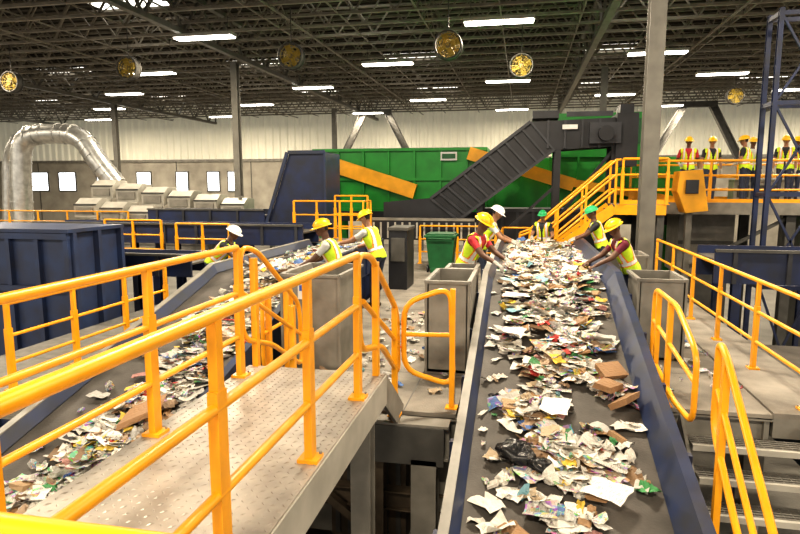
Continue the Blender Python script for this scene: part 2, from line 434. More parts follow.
def belt_waste(xa,xb,y0,y1,n,amp=1.0,dens=None):
    T=Trash(); xc=(xa+xb)/2; hw=(xb-xa)/2
    def h(x,yy):
        t=max(0,1-((x-xc)/hw)**2)
        q=noise.noise(V((x*1.9,yy*1.5,3)))
        am=amp*(.35+.65*min(1,max(0,(yy-4)/7)))
        return am*max(.005,(.07+.14*q))*t**.6
    for _ in range(n):
        for _t in range(8):
            y=y0+(y1-y0)*random.random(); x=random.gauss(xc,hw*.62)
            if xa<x<xb and (dens is None or random.random()<dens(x,y)): break
        else: continue
        hh=h(x,y)
        z=bz(y)+.012+hh*random.uniform(.25,1.0)+random.uniform(0,.03)
        T.rnd(V((x,y,z)),1,.14)
    for _ in range(int(n/170)):
        y=y0+(y1-y0)*random.random(); x=random.uniform(xa+.1,xb-.1)
        T.carton(V((x,y,bz(y)+h(x,y)+.03)),(random.uniform(.15,.28),random.uniform(.12,.22),random.uniform(.02,.06)),random.choice(((.34,.2,.1),(.4,.27,.15),(.25,.15,.08))),.2)
    return T
def dR(x,y):
    q=noise.noise(V((x*2.2,y*1.7,8)))
    f=min(1,max(0,(y-5.5)/5))
    return max(0,(.30+1.5*q)*(1-f)+f*.95)
T=belt_waste(-.22,1.08,2.8,14.2,2900,1.0,dR)
for _ in range(60):
    y=random.uniform(3.6,14); T.rnd(V((random.uniform(-.38,-.15),y,bz(y)+.02)),.6,.06)
for (x,y) in ((.95,6.3),(.88,6.05),(1.0,5.8)):
    T.carton(V((x,y,bz(y)+.10)),(.28,.2,.06),(.3,.17,.08))
for (x,y) in ((-.1,6.9),(.35,5.6),(.7,4.6),(-.05,8.0)):
    T.sheet(V((x,y,bz(y)+.12)),.26,.34,(.8,.78,.74),.6,.1,.12)
T.build('waste_paper_pile')
def dL(x,y):
    t=(y-3)/7
    c=-3.85+.42*max(0,min(1,t)); return max(0,1-abs(x-c)/.5)+(.03 if y<7 else .12)
T=belt_waste(-4.55,-3.2,2.2,12.8,2000,.8,dL)
T.carton(V((-3.6,5.0,bz(5.0)+.14)),(.42,.34,.06),(.34,.19,.09))
T.build('waste_paper_pile')
b=MB()
def crump(p):
    n=noise.noise(p*9)*.06+noise.noise(p*22)*.03; return p*(1+n/max(.05,p.length))
b.ell((.02,4.95,bz(4.95)+.10),(.17,.13,.09),'bag',nu=28,nv=18,fn=crump); b.ell((.2,4.82,bz(4.8)+.10),(.11,.08,.06),'bag',nu=20,nv=12,fn=crump)
b.build('black_bin_bag')

# ------------------------------------------------------------------ platforms
def platform(name,x0,x1,y0,y1,z,k='deck',legs=True,trim='grey'):
    b=MB(); b.bb((x0,y0,z-.04),(x1,y1,z),k)
    for (p,q) in (((x0+.06,y0,0),(x0+.06,y1,0)),((x1-.06,y0,0),(x1-.06,y1,0)),((x0,y0+.06,0),(x1,y0+.06,0)),((x0,y1-.06,0),(x1,y1-.06,0))):
        b.ibeam((p[0],p[1],z-.17),(q[0],q[1],z-.17),.14,.24,trim)
    n=max(1,int((y1-y0)/1.2))
    for i in range(1,n): b.ibeam((x0,y0+(y1-y0)*i/n,z-.14),(x1,y0+(y1-y0)*i/n,z-.14),.1,.18,trim)
    x=x0+.9
    while x<x1-.3: b.bb((x,y0,z),(x+.012,y1,z+.0015),'dgrey'); x+=.9
    y=y0+1.2
    while y<y1-.3: b.bb((x0,y,z),(x1,y+.012,z+.0015),'dgrey'); y+=1.2
    if legs:
        m=max(1,round((y1-y0)/4))
        for i in range(m+1):
            y=y0+.12+(y1-y0-.24)*i/m
            for x in (x0+.12,x1-.12): b.ibeam((x,y,0),(x,y,z-.3),.18,.18,trim,up=(0,1,0)); b.box((x,y,.015),(.34,.34,.03),trim)
    b.build(name)
platform('sorting_platform',-2.9,-.58,5.55,17.2,F)
platform('sorting_platform',1.42,2.42,6.15,14.6,F)
platform('sorting_platform',-.58,2.42,14.75,16.4,F)
platform('sorting_platform',-6.6,-4.86,5.2,13.2,F,k='grate')
def lozenges(b,x0,x1,y0,y1,z,st=.055):
    i=0;x=x0+.03
    while x<x1:
        j=0;y=y0+.03
        while y<y1:
            a=math.radians(45 if (i+j)%2 else -45); dx,dy=math.cos(a)*.021,math.sin(a)*.021; px,py=-math.sin(a)*.007,math.cos(a)*.007
            b.add([(x-dx,y-dy,z),(x+px,y+py,z),(x+dx,y+dy,z),(x-px,y-py,z),(x,y,z+.006)],[(0,4,1),(1,4,2),(2,4,3),(3,4,0)],'plate')
            j+=1;y+=st
        i+=1;x+=st
b=MB(); b.bb((-2.32,-1.5,D-.012),(-1.09,4.75,D),'plate'); lozenges(b,-2.3,-1.1,1.2,4.72,D)
for x in (-2.3,-1.11):
    b.bb((x-.03,-1.5,D-.26),(x+.03,4.75,D-.012),'lgrey')
y=-1.4
while y<4.7: b.bb((-2.3,y,D-.16),(-1.1,y+.05,D-.02),'grey'); y+=.8
for y in (-1,4.4):
    for x in (-2.2,-1.2): b.ibeam((x,y,0),(x,y,D-.25),.16,.16,'grey',up=(0,1,0))
b.build('checker_plate_walkway')
b=MB(); b.bb((-1.05,-1.5,D-.012),(1.6,.74,D),'plate'); b.bb((-1.05,.70,D-.2),(1.6,.74,D),'grey')
for x in (-.9,1.5):
    for y in (-1.3,.6): b.ibeam((x,y,0),(x,y,D-.02),.16,.16,'grey',up=(0,1,0))
b.build('viewing_platform')
def stairs(name,x0,x1,ya,za,yb,zb,n,k='grate'):
    b=MB()
    for i in range(1,n+1):
        t=i/(n+1); y=ya+(yb-ya)*t; z=za+(zb-za)*t; dd=abs(yb-ya)/(n+1)
        for q in range(6): b.bb((x0+.03,y-dd*.5+dd*q/6,z-.035),(x1-.03,y-dd*.5+dd*q/6+.02,z),k)
        m=int((x1-x0)/.08)
        for q in range(m+1): b.bb((x0+.03+(x1-x0-.07)*q/m,y-dd*.5,z-.03),(x0+.04+(x1-x0-.07)*q/m,y+dd*.5,z-.005),k)
        b.bb((x0+.03,min(y-dd*.5,y+dd*.5)-.01,z-.05),(x1-.03,min(y-dd*.5,y+dd*.5)+.03,z+.004),'lgrey')
    for x in (x0,x1): b.beam((x,ya,za-.12),(x,yb,zb-.06),.03,.24,'grey')
    b.build(name)
stairs('steel_stairs',-2.3,-1.12,4.76,D,5.55,F,3)
stairs('steel_stairs',1.58,2.75,6.14,F,1.6,F-3.3,16)

# ------------------------------------------------------------------ railings
def railing(name,pts,h=1.07,mids=(.70,.34),sp=1.05,r=.024,k='yellow',toe=0):
    b=MB(); P=[V(p) for p in pts]
    for hh,rr in [(h,r)]+[(m,r*.85) for m in mids]:
        b.tube([p+V((0,0,hh)) for p in P],rr,k,10,fil=.12)
    for i in range(len(P)-1):
        a,c=P[i],P[i+1]; L=(c-a).length; n=max(1,round(L/sp)); d=(c-a).normalized()
        for j in range(n+1):
            if j==0 and i>0: continue
            q=a+(c-a)*j/n
            b.beam(q,q+V((0,0,h*.72)),.045,.075,k,up=d); b.beam(q+V((0,0,h*.72)),q+V((0,0,h)),.04,.05,k,up=d)
            b.box(q+V((0,0,.01)),(.12,.12,.02),k)
            for s1 in (-1,1): b.tube([q+V((s1*.045,.045,.02)),q+V((s1*.045,.045,.035))],.009,'grey',6)
    if toe:
        for i in range(len(P)-1): b.beam(P[i]+V((0,0,.06)),P[i+1]+V((0,0,.06)),.01,.1,k)
    return b.build(name)
def hoops(name,loops,posts=(),r=.024,k='yellow',rails=()):
    b=MB()
    for l in loops: b.tube(l,r,k,10,fil=.16,closed=True)
    for p,q in posts: b.beam(p,q,.05,.06,k); b.box(p,(.12,.12,.02),k)
    for p in rails: b.tube(p,r*.85,k,10)
    return b.build(name)
railing('walkway_railing',[(-1.16,-1.0,D),(-1.16,4.14,D)],sp=1.03,r=.028)
railing('walkway_railing',[(-2.25,-1.5,D),(-2.25,4.45,D)],sp=1.2,r=.026)
railing('viewing_railing',[(-1.0,.685,D),(1.5,.685,D)],sp=1.3)
x=-1.16
hoops('stair_handrail',[[(x,4.14,D+1.07),(x,4.55,D+1.02),(x,5.55,F+1.0),(x,5.62,F+.35),(x,4.9,D+.2),(x,4.2,D+.35)]],
      posts=[((x,4.7,D-.05),(x,4.7,D+.95)),((x,5.45,F),(x,5.45,F+1.05))],rails=[[(x,4.3,D+.7),(x,5.58,F+.68)]],r=.026)
x=-2.25
hoops('stair_handrail',[[(x,4.5,D+1.07),(x,4.8,D+1.02),(x,5.8,F+.98),(x,5.85,F+.3),(x,5.1,D+.1),(x,4.5,D+.3)]],
      posts=[((x,4.75,D-.05),(x,4.75,D+.95)),((x,5.6,F),(x,5.6,F+1.0))],rails=[[(x,4.5,D+.7),(x,5.82,F+.65)]])
x=-2.62
hoops('guard_hoop',[[(x,5.7,F+1.07),(x,6.5,F+1.07),(x,6.5,F+.25),(x,5.7,F+.25)]],posts=[((x,5.85,F),(x,5.85,F+1.07)),((x,6.35,F),(x,6.35,F+1.07))],rails=[[(x,5.7,F+.66),(x,6.5,F+.66)]])
hoops('guard_hoop',[[(-1.10,5.6,F+1.07),(-.66,5.72,F+1.22),(-.63,5.74,F+.22),(-1.10,5.6,F+.40)]],posts=[((-.64,5.73,F),(-.64,5.73,F+1.2))],r=.027,rails=[[(-1.10,5.6,F+.76),(-.64,5.73,F+.74)]])
x=1.46
hoops('stair_handrail',[[(x,6.95,F+1.07),(x,6.0,F+1.07),(x,5.25,F+.80),(x,5.25,F+.2),(x,5.9,F+.16),(x,6.95,F+.3)]],
      posts=[((x,6.75,F),(x,6.75,F+1.07)),((x,6.22,F),(x,6.22,F+1.06))],rails=[[(x,6.95,F+.72),(x,5.25,F+.55)]],r=.026)
x=1.53
hoops('stair_handrail',[[(x,4.95,F+1.0),(x,4.75,F+.92),(x,3.4,F-.15),(x,2.2,F-1.1),(x,2.2,F-1.8),(x,3.4,F-.9),(x,4.95,F+.3)]],
      posts=[((x,4.75,F-1.05),(x,4.75,F+.9)),((x,3.5,F-2.0),(x,3.5,F-.1))],rails=[[(x,4.9,F+.62),(x,2.2,F-1.45)]],r=.028)
railing('platform_railing',[(2.78,6.35,F),(2.78,13.3,F)],sp=1.35,r=.026)
railing('platform_railing',[(-5.35,5.3,F),(-5.35,8.2,F)],h=.95,mids=(.6,.3),sp=1.15)
railing('platform_railing',[(-.7,16.6,F),(-2.8,16.6,F)],sp=1.1)
railing('platform_railing',[(-.5,14.85,F),(-.5,16.3,F),(.2,16.3,F)],sp=.9)
railing('transfer_guard_rail',[(-8.3,13.3,C-2.0),(-6.9,13.3,C-2.0)],sp=.7)

def hopper(name,x0,x1,y0,y1,z0,z1,k='grey',t=.03,fill=True):
    b=MB()
    b.bb((x0,y0,z0),(x1,y0+t,z1),k); b.bb((x0,y1-t,z0),(x1,y1,z1),k); b.bb((x0,y0,z0),(x0+t,y1,z1),k); b.bb((x1-t,y0,z0),(x1,y1,z1),k)
    b.bb((x0,y0,z0),(x1,y1,z0+.03),k)
    for (p,q) in (((x0,y0),(x1,y0)),((x0,y1),(x1,y1)),((x0,y0),(x0,y1)),((x1,y0),(x1,y1))): b.beam((*p,z1),(*q,z1),.05,.035,k)
    for x in (x0,x1): b.box((x,y0,(z0+z1)/2),(.03,.03,z1-z0),k)
    if fill: b.bb((x0+t,y0+t,z0+.5),(x1-t,y1-t,z1-.3),'rust')
    return b.build(name)
hopper('sorting_hopper',-2.82,-2.10,6.7,7.75,F,F+1.13)
hopper('sorting_hopper',-1.08,-.58,6.85,7.9,F,F+1.08)
hopper('sorting_hopper',-1.0,-.6,8.1,8.6,F,F+1.06)
hopper('sorting_hopper',1.46,2.02,7.9,8.7,F,F+1.02)
hopper('sorting_hopper',1.5,2.1,10.7,11.5,F,F+1.0)
b=MB(); b.bb((-2.60,6.665,F+.85),(-2.46,6.7,F+1.03),'sign'); b.bb((-2.58,6.66,F+.95),(-2.48,6.665,F+1.02),'label'); b.build('hopper_label')
b=MB(); b.bb((-2.75,12.3,F),(-2.35,13.1,F+1.3),'black'); b.bb((-2.77,12.28,F+1.25),(-2.33,13.12,F+1.32),'dgrey'); b.bb((-2.7,12.28,F+.6),(-2.4,12.3,F+1.1),'dgrey'); b.build('control_cabinet',bevel=.015)
b=MB(); x,y=-2.0,15.2
b.add([(x-.28,y-.28,F+.1),(x+.28,y-.28,F+.1),(x+.28,y+.28,F+.1),(x-.28,y+.28,F+.1),(x-.36,y-.36,F+.9),(x+.36,y-.36,F+.9),(x+.36,y+.36,F+.9),(x-.36,y+.36,F+.9)],MB.BF,'dgreen')
b.box((x,y,F+.93),(.8,.8,.06),'dgreen'); b.box((x,y,F+.97),(.7,.7,.05),'dgreen')
for s in (-1,1): b.tube([(x+s*.3,y-.25,F+.1),(x+s*.34,y-.25,F+.1)],.1,'black',12)
b.tube([(x-.3,y-.42,F+.88),(x+.3,y-.42,F+.88)],.02,'dgreen',8); b.bb((x-.25,y-.3,F),(x+.25,y+.28,F+.12),'dgreen'); b.build('wheelie_bin',bevel=.01)
T=Trash()
for _ in range(130):
    T.rnd(V((random.gauss(-1.6,.4),random.uniform(5.9,10.5),F+.03)),.6,.12)
for _ in range(30): T.rnd(V((random.uniform(1.55,2.4),random.uniform(6.4,9),F+.03)),.5,.1)
T.build('floor_litter')

b=MB()
b.ibeam((-3.0,5.4,F-.2),(-.62,5.4,F-.2),.2,.34,'grey'); b.bb((-1.5,5.28,F-.42),(-.66,5.36,F-.05),'dgrey')
b.ibeam((-.85,5.4,0),(-.85,5.4,F-.37),.24,.24,'grey',up=(0,1,0)); b.ibeam((-2.6,5.4,0),(-2.6,5.4,F-.37),.2,.2,'grey',up=(0,1,0))
b.ibeam((-3.0,5.6,F-.95),(-.62,5.6,F-.95),.14,.2,'rust'); b.ibeam((-3.0,5.7,F-1.6),(-.62,5.7,F-1.6),.14,.2,'rust')
b.ibeam((-3.0,4.9,F-1.2),(-.62,4.9,F-1.2),.16,.24,'grey')
b.ibeam((-1.35,5.5,0),(-1.35,5.5,F-.37),.16,.16,'rust',up=(0,1,0))
b.beam((-2.6,5.5,F-.4),(-.85,5.5,F-1.7),.08,.08,'rust'); b.bb((-1.9,5.7,F-1.5),(-1.1,6.3,F-.5),'rust')
for i in range(6): b.bb((-1.85+i*.13,5.68,F-1.45),(-1.8+i*.13,5.7,F-.55),'dgrey')
b.bb((-3.0,9,0),(-.62,9.2,F-.3),'black')
b.build('platform_support_frame')

# ------------------------------------------------------------------ left blue bunker
b=MB(); x0,x1,y0,y1,z0,z1=-13,-7.35,8.6,9.9,1.0,C-.78
b.bb((x0,y0,z0),(x1,y1,z1),'blue3')
x=x0
while x<=x1+.01:
    b.bb((x-.04,y0-.08,z0),(x+.04,y0,z1),'blue3'); x+=.565
for z in (z1-.06,z1-.95,z0+.1): b.bb((x0,y0-.1,z-.05),(x1+.05,y0,z+.05),'blue3')
y=y0
while y<y1: b.bb((x1,y,z0),(x1+.1,y+.08,z1),'blue3'); y+=.6
b.bb((x0,y0-.12,z1),(x1+.1,y1,z1+.06),'blue3')
for x in (x0+.2,x1-.2):
    for y in (y0+.2,y1-.2): b.bb((x-.1,y-.1,0),(x+.1,y+.1,z0),'blue')
b.build('blue_steel_bunker')
def xconv(name,x0,x1,y0,y1,z,th=.55,k='blue'):
    b=MB(); b.bb((x0,y0,z-th),(x1,y0+.06,z),k); b.bb((x0,y1-.06,z-th),(x1,y1,z),k); b.bb((x0,y0+.06,z-.2),(x1,y1-.06,z-.16),'rubber')
    b.bb((x0,y0-.05,z-.02),(x1,y0+.06,z+.03),'dgrey')
    x=x0+.3
    while x<x1: b.bb((x,y0-.04,z-th),(x+.07,y0,z),'dblack'); x+=.9
    x=x0+.4
    while x<x1:
        for y in (y0+.06,y1-.06): b.ibeam((x,y,0),(x,y,z-th),.15,.15,k,up=(0,1,0))
        x+=2.6
    b.build(name)
xconv('transfer_conveyor',-13,-5.3,14.0,15.2,C-1.0,.5)
xconv('transfer_conveyor',-10.5,-6.7,11.2,12.2,C-1.45,.45)
xconv('transfer_conveyor',-11.5,-7.6,16.9,17.9,C-.75,.4)
xconv('transfer_conveyor',3.5,12,11.9,13.1,C-1.2,.6)
railing('platform_railing',[(-10.5,13.6,C-1.95),(-8.9,13.6,C-1.95)],sp=.8)
railing('platform_railing',[(-21,18.85,C-2),(-13.6,18.85,C-2)],sp=1.3)
b=MB()
for (xa,xb,zz) in ((-10.6,-8.8,C-1.95),(-8.4,-6.8,C-2.0)):
    b.bb((xa,13.15,zz-.05),(xb,13.95,zz),'grate')
    for x in (xa+.1,xb-.1): b.ibeam((x,13.5,0),(x,13.5,zz-.05),.12,.12,'blue',up=(0,1,0))
b.build('service_catwalk')
platform('access_platform',-21.2,-10.5,18.8,24.5,C-2)
platform('access_platform',-6.2,-4.1,15.4,16.4,C-1.5,trim='blue')
railing('platform_railing',[(-4.15,16.3,C-1.5),(-4.15,15.5,C-1.5),(-6.1,15.5,C-1.5)],sp=.65)
railing('platform_railing',[(-5.2,16.35,C-1.5),(-4.25,16.35,C-1.5)],h=1.2,sp=.5)

# air duct
b=MB(); dx=-1.9
pts=[(-18.6+dx,21.5,C-2),(-18.5+dx,21.5,C+.6),(-18.3+dx,21.5,C+1.95),(-17.0+dx,21.6,C+2.1),(-15.6+dx,21.6,C+2.0),(-14.9+dx,21.6,C+.9),(-14.2+dx,21.7,C+.0)]
b.tube(pts,.40,'galv',18,fil=.75)
for p,q in zip(pts[:-1],pts[1:]):
    p=V(p);q=V(q)
    for t in (.25,.5,.75):
        c=p.lerp(q,t); d=(q-p).normalized(); b.tube([c-d*.03,c+d*.03],.425,'galv',18)
b.tube([(-19.6+dx,21.8,C-2),(-19.3+dx,21.8,C+1.2),(-18.6+dx,21.6,C+1.9)],.25,'galv',14,fil=.5)
b.build('ventilation_duct')
b=MB()
for i in range(6):
    for j in range(2):
        x=-15.9+i*1.05; z=C+.05-i*.13-j*.66; y=20.4-j*.95
        b.prism([(y-.45,z-.55),(y+.45,z-.35),(y+.45,z+.1),(y-.1,z+.14),(y-.45,z-.1)],'x',x,x+.9,'lgrey')
        b.bb((x+.1,y-.5,z-.45),(x+.8,y-.44,z-.18),'grey')
        b.bb((x,y-.48,z-.12),(x+.9,y-.40,z-.06),'dgrey')
for x in (-15.8,-12.5,-10): b.ibeam((x,20.3,C-2),(x,20.3,C-.4),.16,.16,'grey',up=(0,1,0))
b.bb((-15.9,19.5,C-1.7),(-9.4,21.2,C-1.25),'grey'); b.build('optical_sorter_hoods',bevel=.01)
b=MB(); b.prism([(-6.75,C+.95),(-5.65,C+.95),(-5.65,C-1.15),(-7.5,C-1.25)],'y',16.9,18.3,'blue')
b.beam((-6.8,16.85,C+.95),(-7.55,16.85,C-1.25),.06,.1,'blue2'); b.beam((-5.65,16.85,C+.95),(-5.65,16.85,C-1.15),.06,.1,'blue2'); b.beam((-6.78,16.86,C+.95),(-5.65,16.86,C+.95),.06,.1,'blue2')
for x in (-7.2,-5.8): b.ibeam((x,17.6,0),(x,17.6,C-1.2),.18,.18,'blue',up=(0,1,0))
b.build('blue_transfer_chute')

# green screening machine
b=MB()
b.bb((-7.3,20.5,C-.9),(-1.2,23.5,C+1.25),'green'); b.bb((-1.2,20.9,C-.9),(5.0,23.5,C+.9),'green')
b.bb((1.0,20.6,C+.9),(4.2,23.2,C+2.3),'green')
x=-7.3
while x<5:
    b.bb((x,20.42,C-.9),(x+.07,20.5,C+1.25 if x<-1.2 else C+.9),'green'); x+=.9
for z in (C+1.2,C-.85,C+.2): b.bb((-7.3,20.40,z-.05),(-1.2,20.5,z+.05),'green')
b.beam((-7.2,20.28,C+.92),(-3.6,20.28,C-.22),.16,.50,'yellow2'); b.beam((-1.8,20.28,C+1.05),(1.6,20.28,C+.0),.16,.42,'yellow2')
b.beam((1.4,20.45,C+.1),(4.8,20.45,C-.5),.16,.25,'yellow2')
b.bb((-7.3,20.3,C-1.25),(5.2,23.6,C-.9),'black')
for x in (-7,-3,0.4,4.6):
    for y in (20.6,23.2): b.ibeam((x,y,0),(x,y,C-1.2),.25,.25,'green',up=(0,1,0))
b.bb((-2.75,20.36,C+.82),(-2.2,20.4,C+1.1),'sign'); b.bb((-2.7,20.34,C+.88),(-2.25,20.36,C+1.04),'dgreen')
b.bb((-1.9,20.36,C+.0),(-1.5,20.42,C+.5),'dgrey'); b.bb((2.0,20.52,C+1.3),(3.6,20.6,C+2.1),'dgreen')
b.build('green_screening_machine')
# black inclined conveyor crossing the hall
root=empty('inclined_black_conveyor',(-1,17.6,C))
def fin(b,n):
    o=b.build(n); o.parent=root; o.matrix_parent_inverse=Matrix.Translation(root.location).inverted()
Y0,Y1=17.25,18.3
prof=[(-4.0,C-1.0),(-4.0,C-.5),(-2.6,C-.38),(.15,C+1.72),(2.6,C+1.80),(2.6,C+1.05),(.8,C+.95),(-1.8,C-1.0)]
b=MB(); b.prism(prof,'y',Y0,Y0+.08,'black'); b.prism(prof,'y',Y1-.08,Y1,'black')
b.prism([(-4.0,C-.75),(-2.5,C-.7),(.3,C+1.35),(2.6,C+1.4),(2.6,C+1.36),(.3,C+1.31),(-2.5,C-.74),(-4.0,C-.79)],'y',Y0+.08,Y1-.08,'rubber')
fin(b,'side_panels')
b=MB(); A0=V((-2.6,Y0-.04,C-.38));A1=V((.15,Y0-.04,C+1.72));B0=V((-1.8,Y0-.04,C-1.0));B1=V((.8,Y0-.04,C+.95))
for t in range(13):
    t/=12; b.beam(A0.lerp(A1,t),B0.lerp(B1,t),.05,.06,'dblack')
for t in range(5): x=.6+t*.45; b.bb((x,Y0-.06,C+1.0),(x+.06,Y0,C+1.75),'dblack')
b.beam(A0,A1,.08,.08,'dblack'); b.beam(B0,B1,.08,.08,'dblack')
fin(b,'ribs')
b=MB(); b.bb((.2,Y0-.1,C+1.8),(.9,Y1,C+2.0),'black'); b.bb((1.7,Y0-.25,C+1.1),(2.5,Y0-.06,C+1.65),'dblack'); b.tube([(2.1,Y0-.5,C+1.35),(2.1,Y0-.1,C+1.35)],.2,'black',16)
b.bb((2.4,Y0-.1,C+.5),(2.95,Y1+.1,C+1.9),'black'); b.bb((2.5,Y0+.1,C+1.9),(2.85,Y1-.2,C+2.15),'black')
b.bb((1.1,Y0-.08,C+1.83),(2.3,Y0-.04,C+1.96),'dblack')
fin(b,'drive_head')
b=MB()
for x,z in ((-3.6,C-1.0),(-1.2,C-.5),(.9,C+1.0),(2.4,C+1.05)):
    for y in (Y0+.1,Y1-.1): b.ibeam((x,y,0),(x,y,z),.18,.18,'black',up=(0,1,0))
b.beam((-1.2,Y0+.1,C-2),(.9,Y0+.1,C),.08,.08,'black'); b.beam((.9,Y0+.1,C-1),(2.4,Y0+.1,C+1),.08,.08,'black')
fin(b,'support_legs')
b=MB(); b.bb((1.0,Y0-.1,C+1.5),(1.4,Y0-.07,C+1.62),'sign'); fin(b,'name_plate')
b=MB(); b.bb((-4.3,16.75,C-1.55),(-1.3,16.95,C-1.0),'black')
for i in range(14): b.bb((-4.2+i*.21,16.72,C-1.5),(-4.15+i*.21,16.75,C-1.05),'lgrey')
b.bb((-4.3,16.72,C-1.0),(-1.3,16.98,C-.93),'grey'); b.bb((-4.2,16.76,0),(-4.0,16.94,C-1.5),'black'); b.bb((-1.6,16.76,F),(-1.4,16.94,C-1.5),'black')
b.build('bag_opener_machine')
b=MB(); b.bb((-1.2,18.45,C-1.9),(2.8,19.6,C-.75),'black')
for i in range(9): b.bb((-1.1+i*.46,18.40,C-1.9),(-1.02+i*.46,18.45,C-.75),'dblack')
b.bb((-1.2,18.38,C-.8),(2.8,19.6,C-.7),'dblack'); b.bb((-1,18.5,0),(-.7,18.8,C-1.9),'black'); b.bb((2.4,18.5,0),(2.7,18.8,C-1.9),'black'); b.build('disc_screen_machine')

# mezzanine
mx=3.1
b=MB(); b.bb((mx,16.6,MZ-.05),(14,20.2,MZ),'deck'); b.bb((mx,16.5,MZ-.28),(14,16.6,MZ+.02),'grey'); b.bb((mx-.1,16.5,MZ-.28),(mx,20.2,MZ+.02),'grey')
b.bb((2.15,15.1,MZ-.05),(3.3,16.5,MZ),'deck'); b.bb((2.15,15.06,MZ-.24),(3.3,15.1,MZ),'yellow')
for x in (3.5,6.6,9.7,12.8):
    for y in (16.8,20.0): b.ibeam((x,y,0),(x,y,MZ-.05),.22,.22,'dgrey',up=(0,1,0))
b.ibeam((3.2,15.2,0),(3.2,15.2,MZ-.05),.16,.16,'dgrey',up=(0,1,0))
b.beam((3.5,16.8,C-2.6),(6.6,16.8,C-.8),.08,.08,'dgrey')
b.build('mezzanine_platform')
railing('mezzanine_railing',[(2.3,15.1,MZ),(3.3,15.1,MZ),(3.3,16.6,MZ),(14,16.6,MZ)],sp=1.3,toe=1,r=.032)
railing('mezzanine_railing',[(3.3,20.1,MZ),(14,20.1,MZ)],sp=1.6,toe=1,r=.032)
b=MB(); b.bb((4.2,17.6,C-2.4),(5.6,19,MZ-.06),'grey'); b.bb((7.2,17.6,C-3),(9.4,19,MZ-.06),'dgrey'); b.bb((4.2,17.58,C-1.6),(5.6,17.6,C-1.5),'dgrey'); b.bb((4.3,17.6,0),(5.5,18.9,C-2.4),'dgrey'); b.bb((7.4,17.7,0),(9.3,18.9,C-3),'dgrey'); b.build('baler_feed_housing')
b=MB(); b.bb((6.1,19.5,MZ),(8.2,20.0,MZ+.55),'lgrey'); b.bb((6.1,19.45,MZ+.55),(8.2,20.0,MZ+.62),'grey')
for i in range(5): b.bb((6.2+i*.42,19.45,MZ+.1),(6.5+i*.42,19.5,MZ+.45),'dgrey')
b.build('storage_bench')
b=MB(); b.prism([(3.55,C-.15),(3.58,C+.32),(4.08,C+.36),(4.25,C-.6),(3.75,C-.66)],'y',15.2,15.8,'yellow2'); b.bb((3.72,15.15,C-.2),(4.0,15.2,C+.12),'dblack')
b.beam((3.9,15.5,C-.6),(3.9,15.5,0),.14,.14,'grey'); b.beam((3.9,15.6,C-.2),(3.9,16.45,C-.6),.1,.1,'grey'); b.build('yellow_control_box',bevel=.01)
b=MB(); sx0,sx1=.2,2.15
for i in range(10):
    t=(i+.3)/10; x=sx0+t*(sx1-sx0); z=F+.15+(MZ-F-.15)*t; b.bb((x,15.14,z-.04),(x+.24,16.06,z),'grate')
for y in (15.1,16.1): b.beam((sx0-.1,y,F+.02),(sx1,y,MZ-.08),.05,.24,'yellow')
b.build('access_stairs')
for y in (15.1,16.1):
    b=MB()
    for h in (1.05,.7,.35): b.tube([(sx0-.25,y,F+h-.1),(sx0,y,F+h),(sx1,y,MZ+h),(sx1+.1,y,MZ+h)],.03,'yellow',8)
    for t in (0,.33,.66,1): p=V((sx0,y,F)).lerp(V((sx1,y,MZ)),t); b.beam(p,p+V((0,0,1.05)),.05,.06,'yellow')
    b.tube([(sx0-.25,y,F+.95),(sx0-.25,y,F+.25)],.03,'yellow',8); b.build('stair_handrail')
# dark blue braced tower at right
b=MB()
P=[(5.10,14.2),(6.15,14.2),(5.10,14.8),(6.15,14.8)]
for x,y in P: b.ibeam((x,y,0),(x,y,C+3.6),.09,.10,'blue',up=(0,1,0))
zs=[.5,C-2.2,C-.2,C+1.7,C+3.5]
for z in zs[1:]:
    for a,c in ((0,1),(2,3),(0,2),(1,3)): b.beam((*P[a],z),(*P[c],z),.07,.09,'blue')
for i in range(4):
    b.beam((*P[0],zs[i]),(*P[1],zs[i+1]),.045,.045,'blue'); b.beam((*P[1],zs[i]),(*P[0],zs[i+1]),.045,.045,'blue')
b.build('blue_braced_tower')
b=MB(); b.bb((3.6,5,F-1.4),(5.4,11,F-.55),'blue'); b.bb((3.5,5,F-.6),(3.6,11,F-.35),'grey'); b.bb((5.4,5,F-.6),(5.5,11,F-.35),'blue'); b.bb((3.6,5,F-.54),(5.4,11,F-.5),'rubber')
for y in (5.4,8,10.6):
    for x in (3.7,5.3): b.ibeam((x,y,0),(x,y,F-1.4),.16,.16,'blue',up=(0,1,0))
b.build('residue_conveyor')
b=MB(); b.bb((2.45,6.2,F-.05),(3.2,13.4,F),'deck'); b.bb((3.14,6.2,F-.25),(3.2,13.4,F-.05),'grey'); b.bb((2.45,6.2,F-.25),(3.2,6.26,F-.05),'grey')
for y in (6.4,9,13.2): b.ibeam((3.0,y,0),(3.0,y,F-.05),.14,.14,'grey',up=(0,1,0))
b.build('service_ledge')

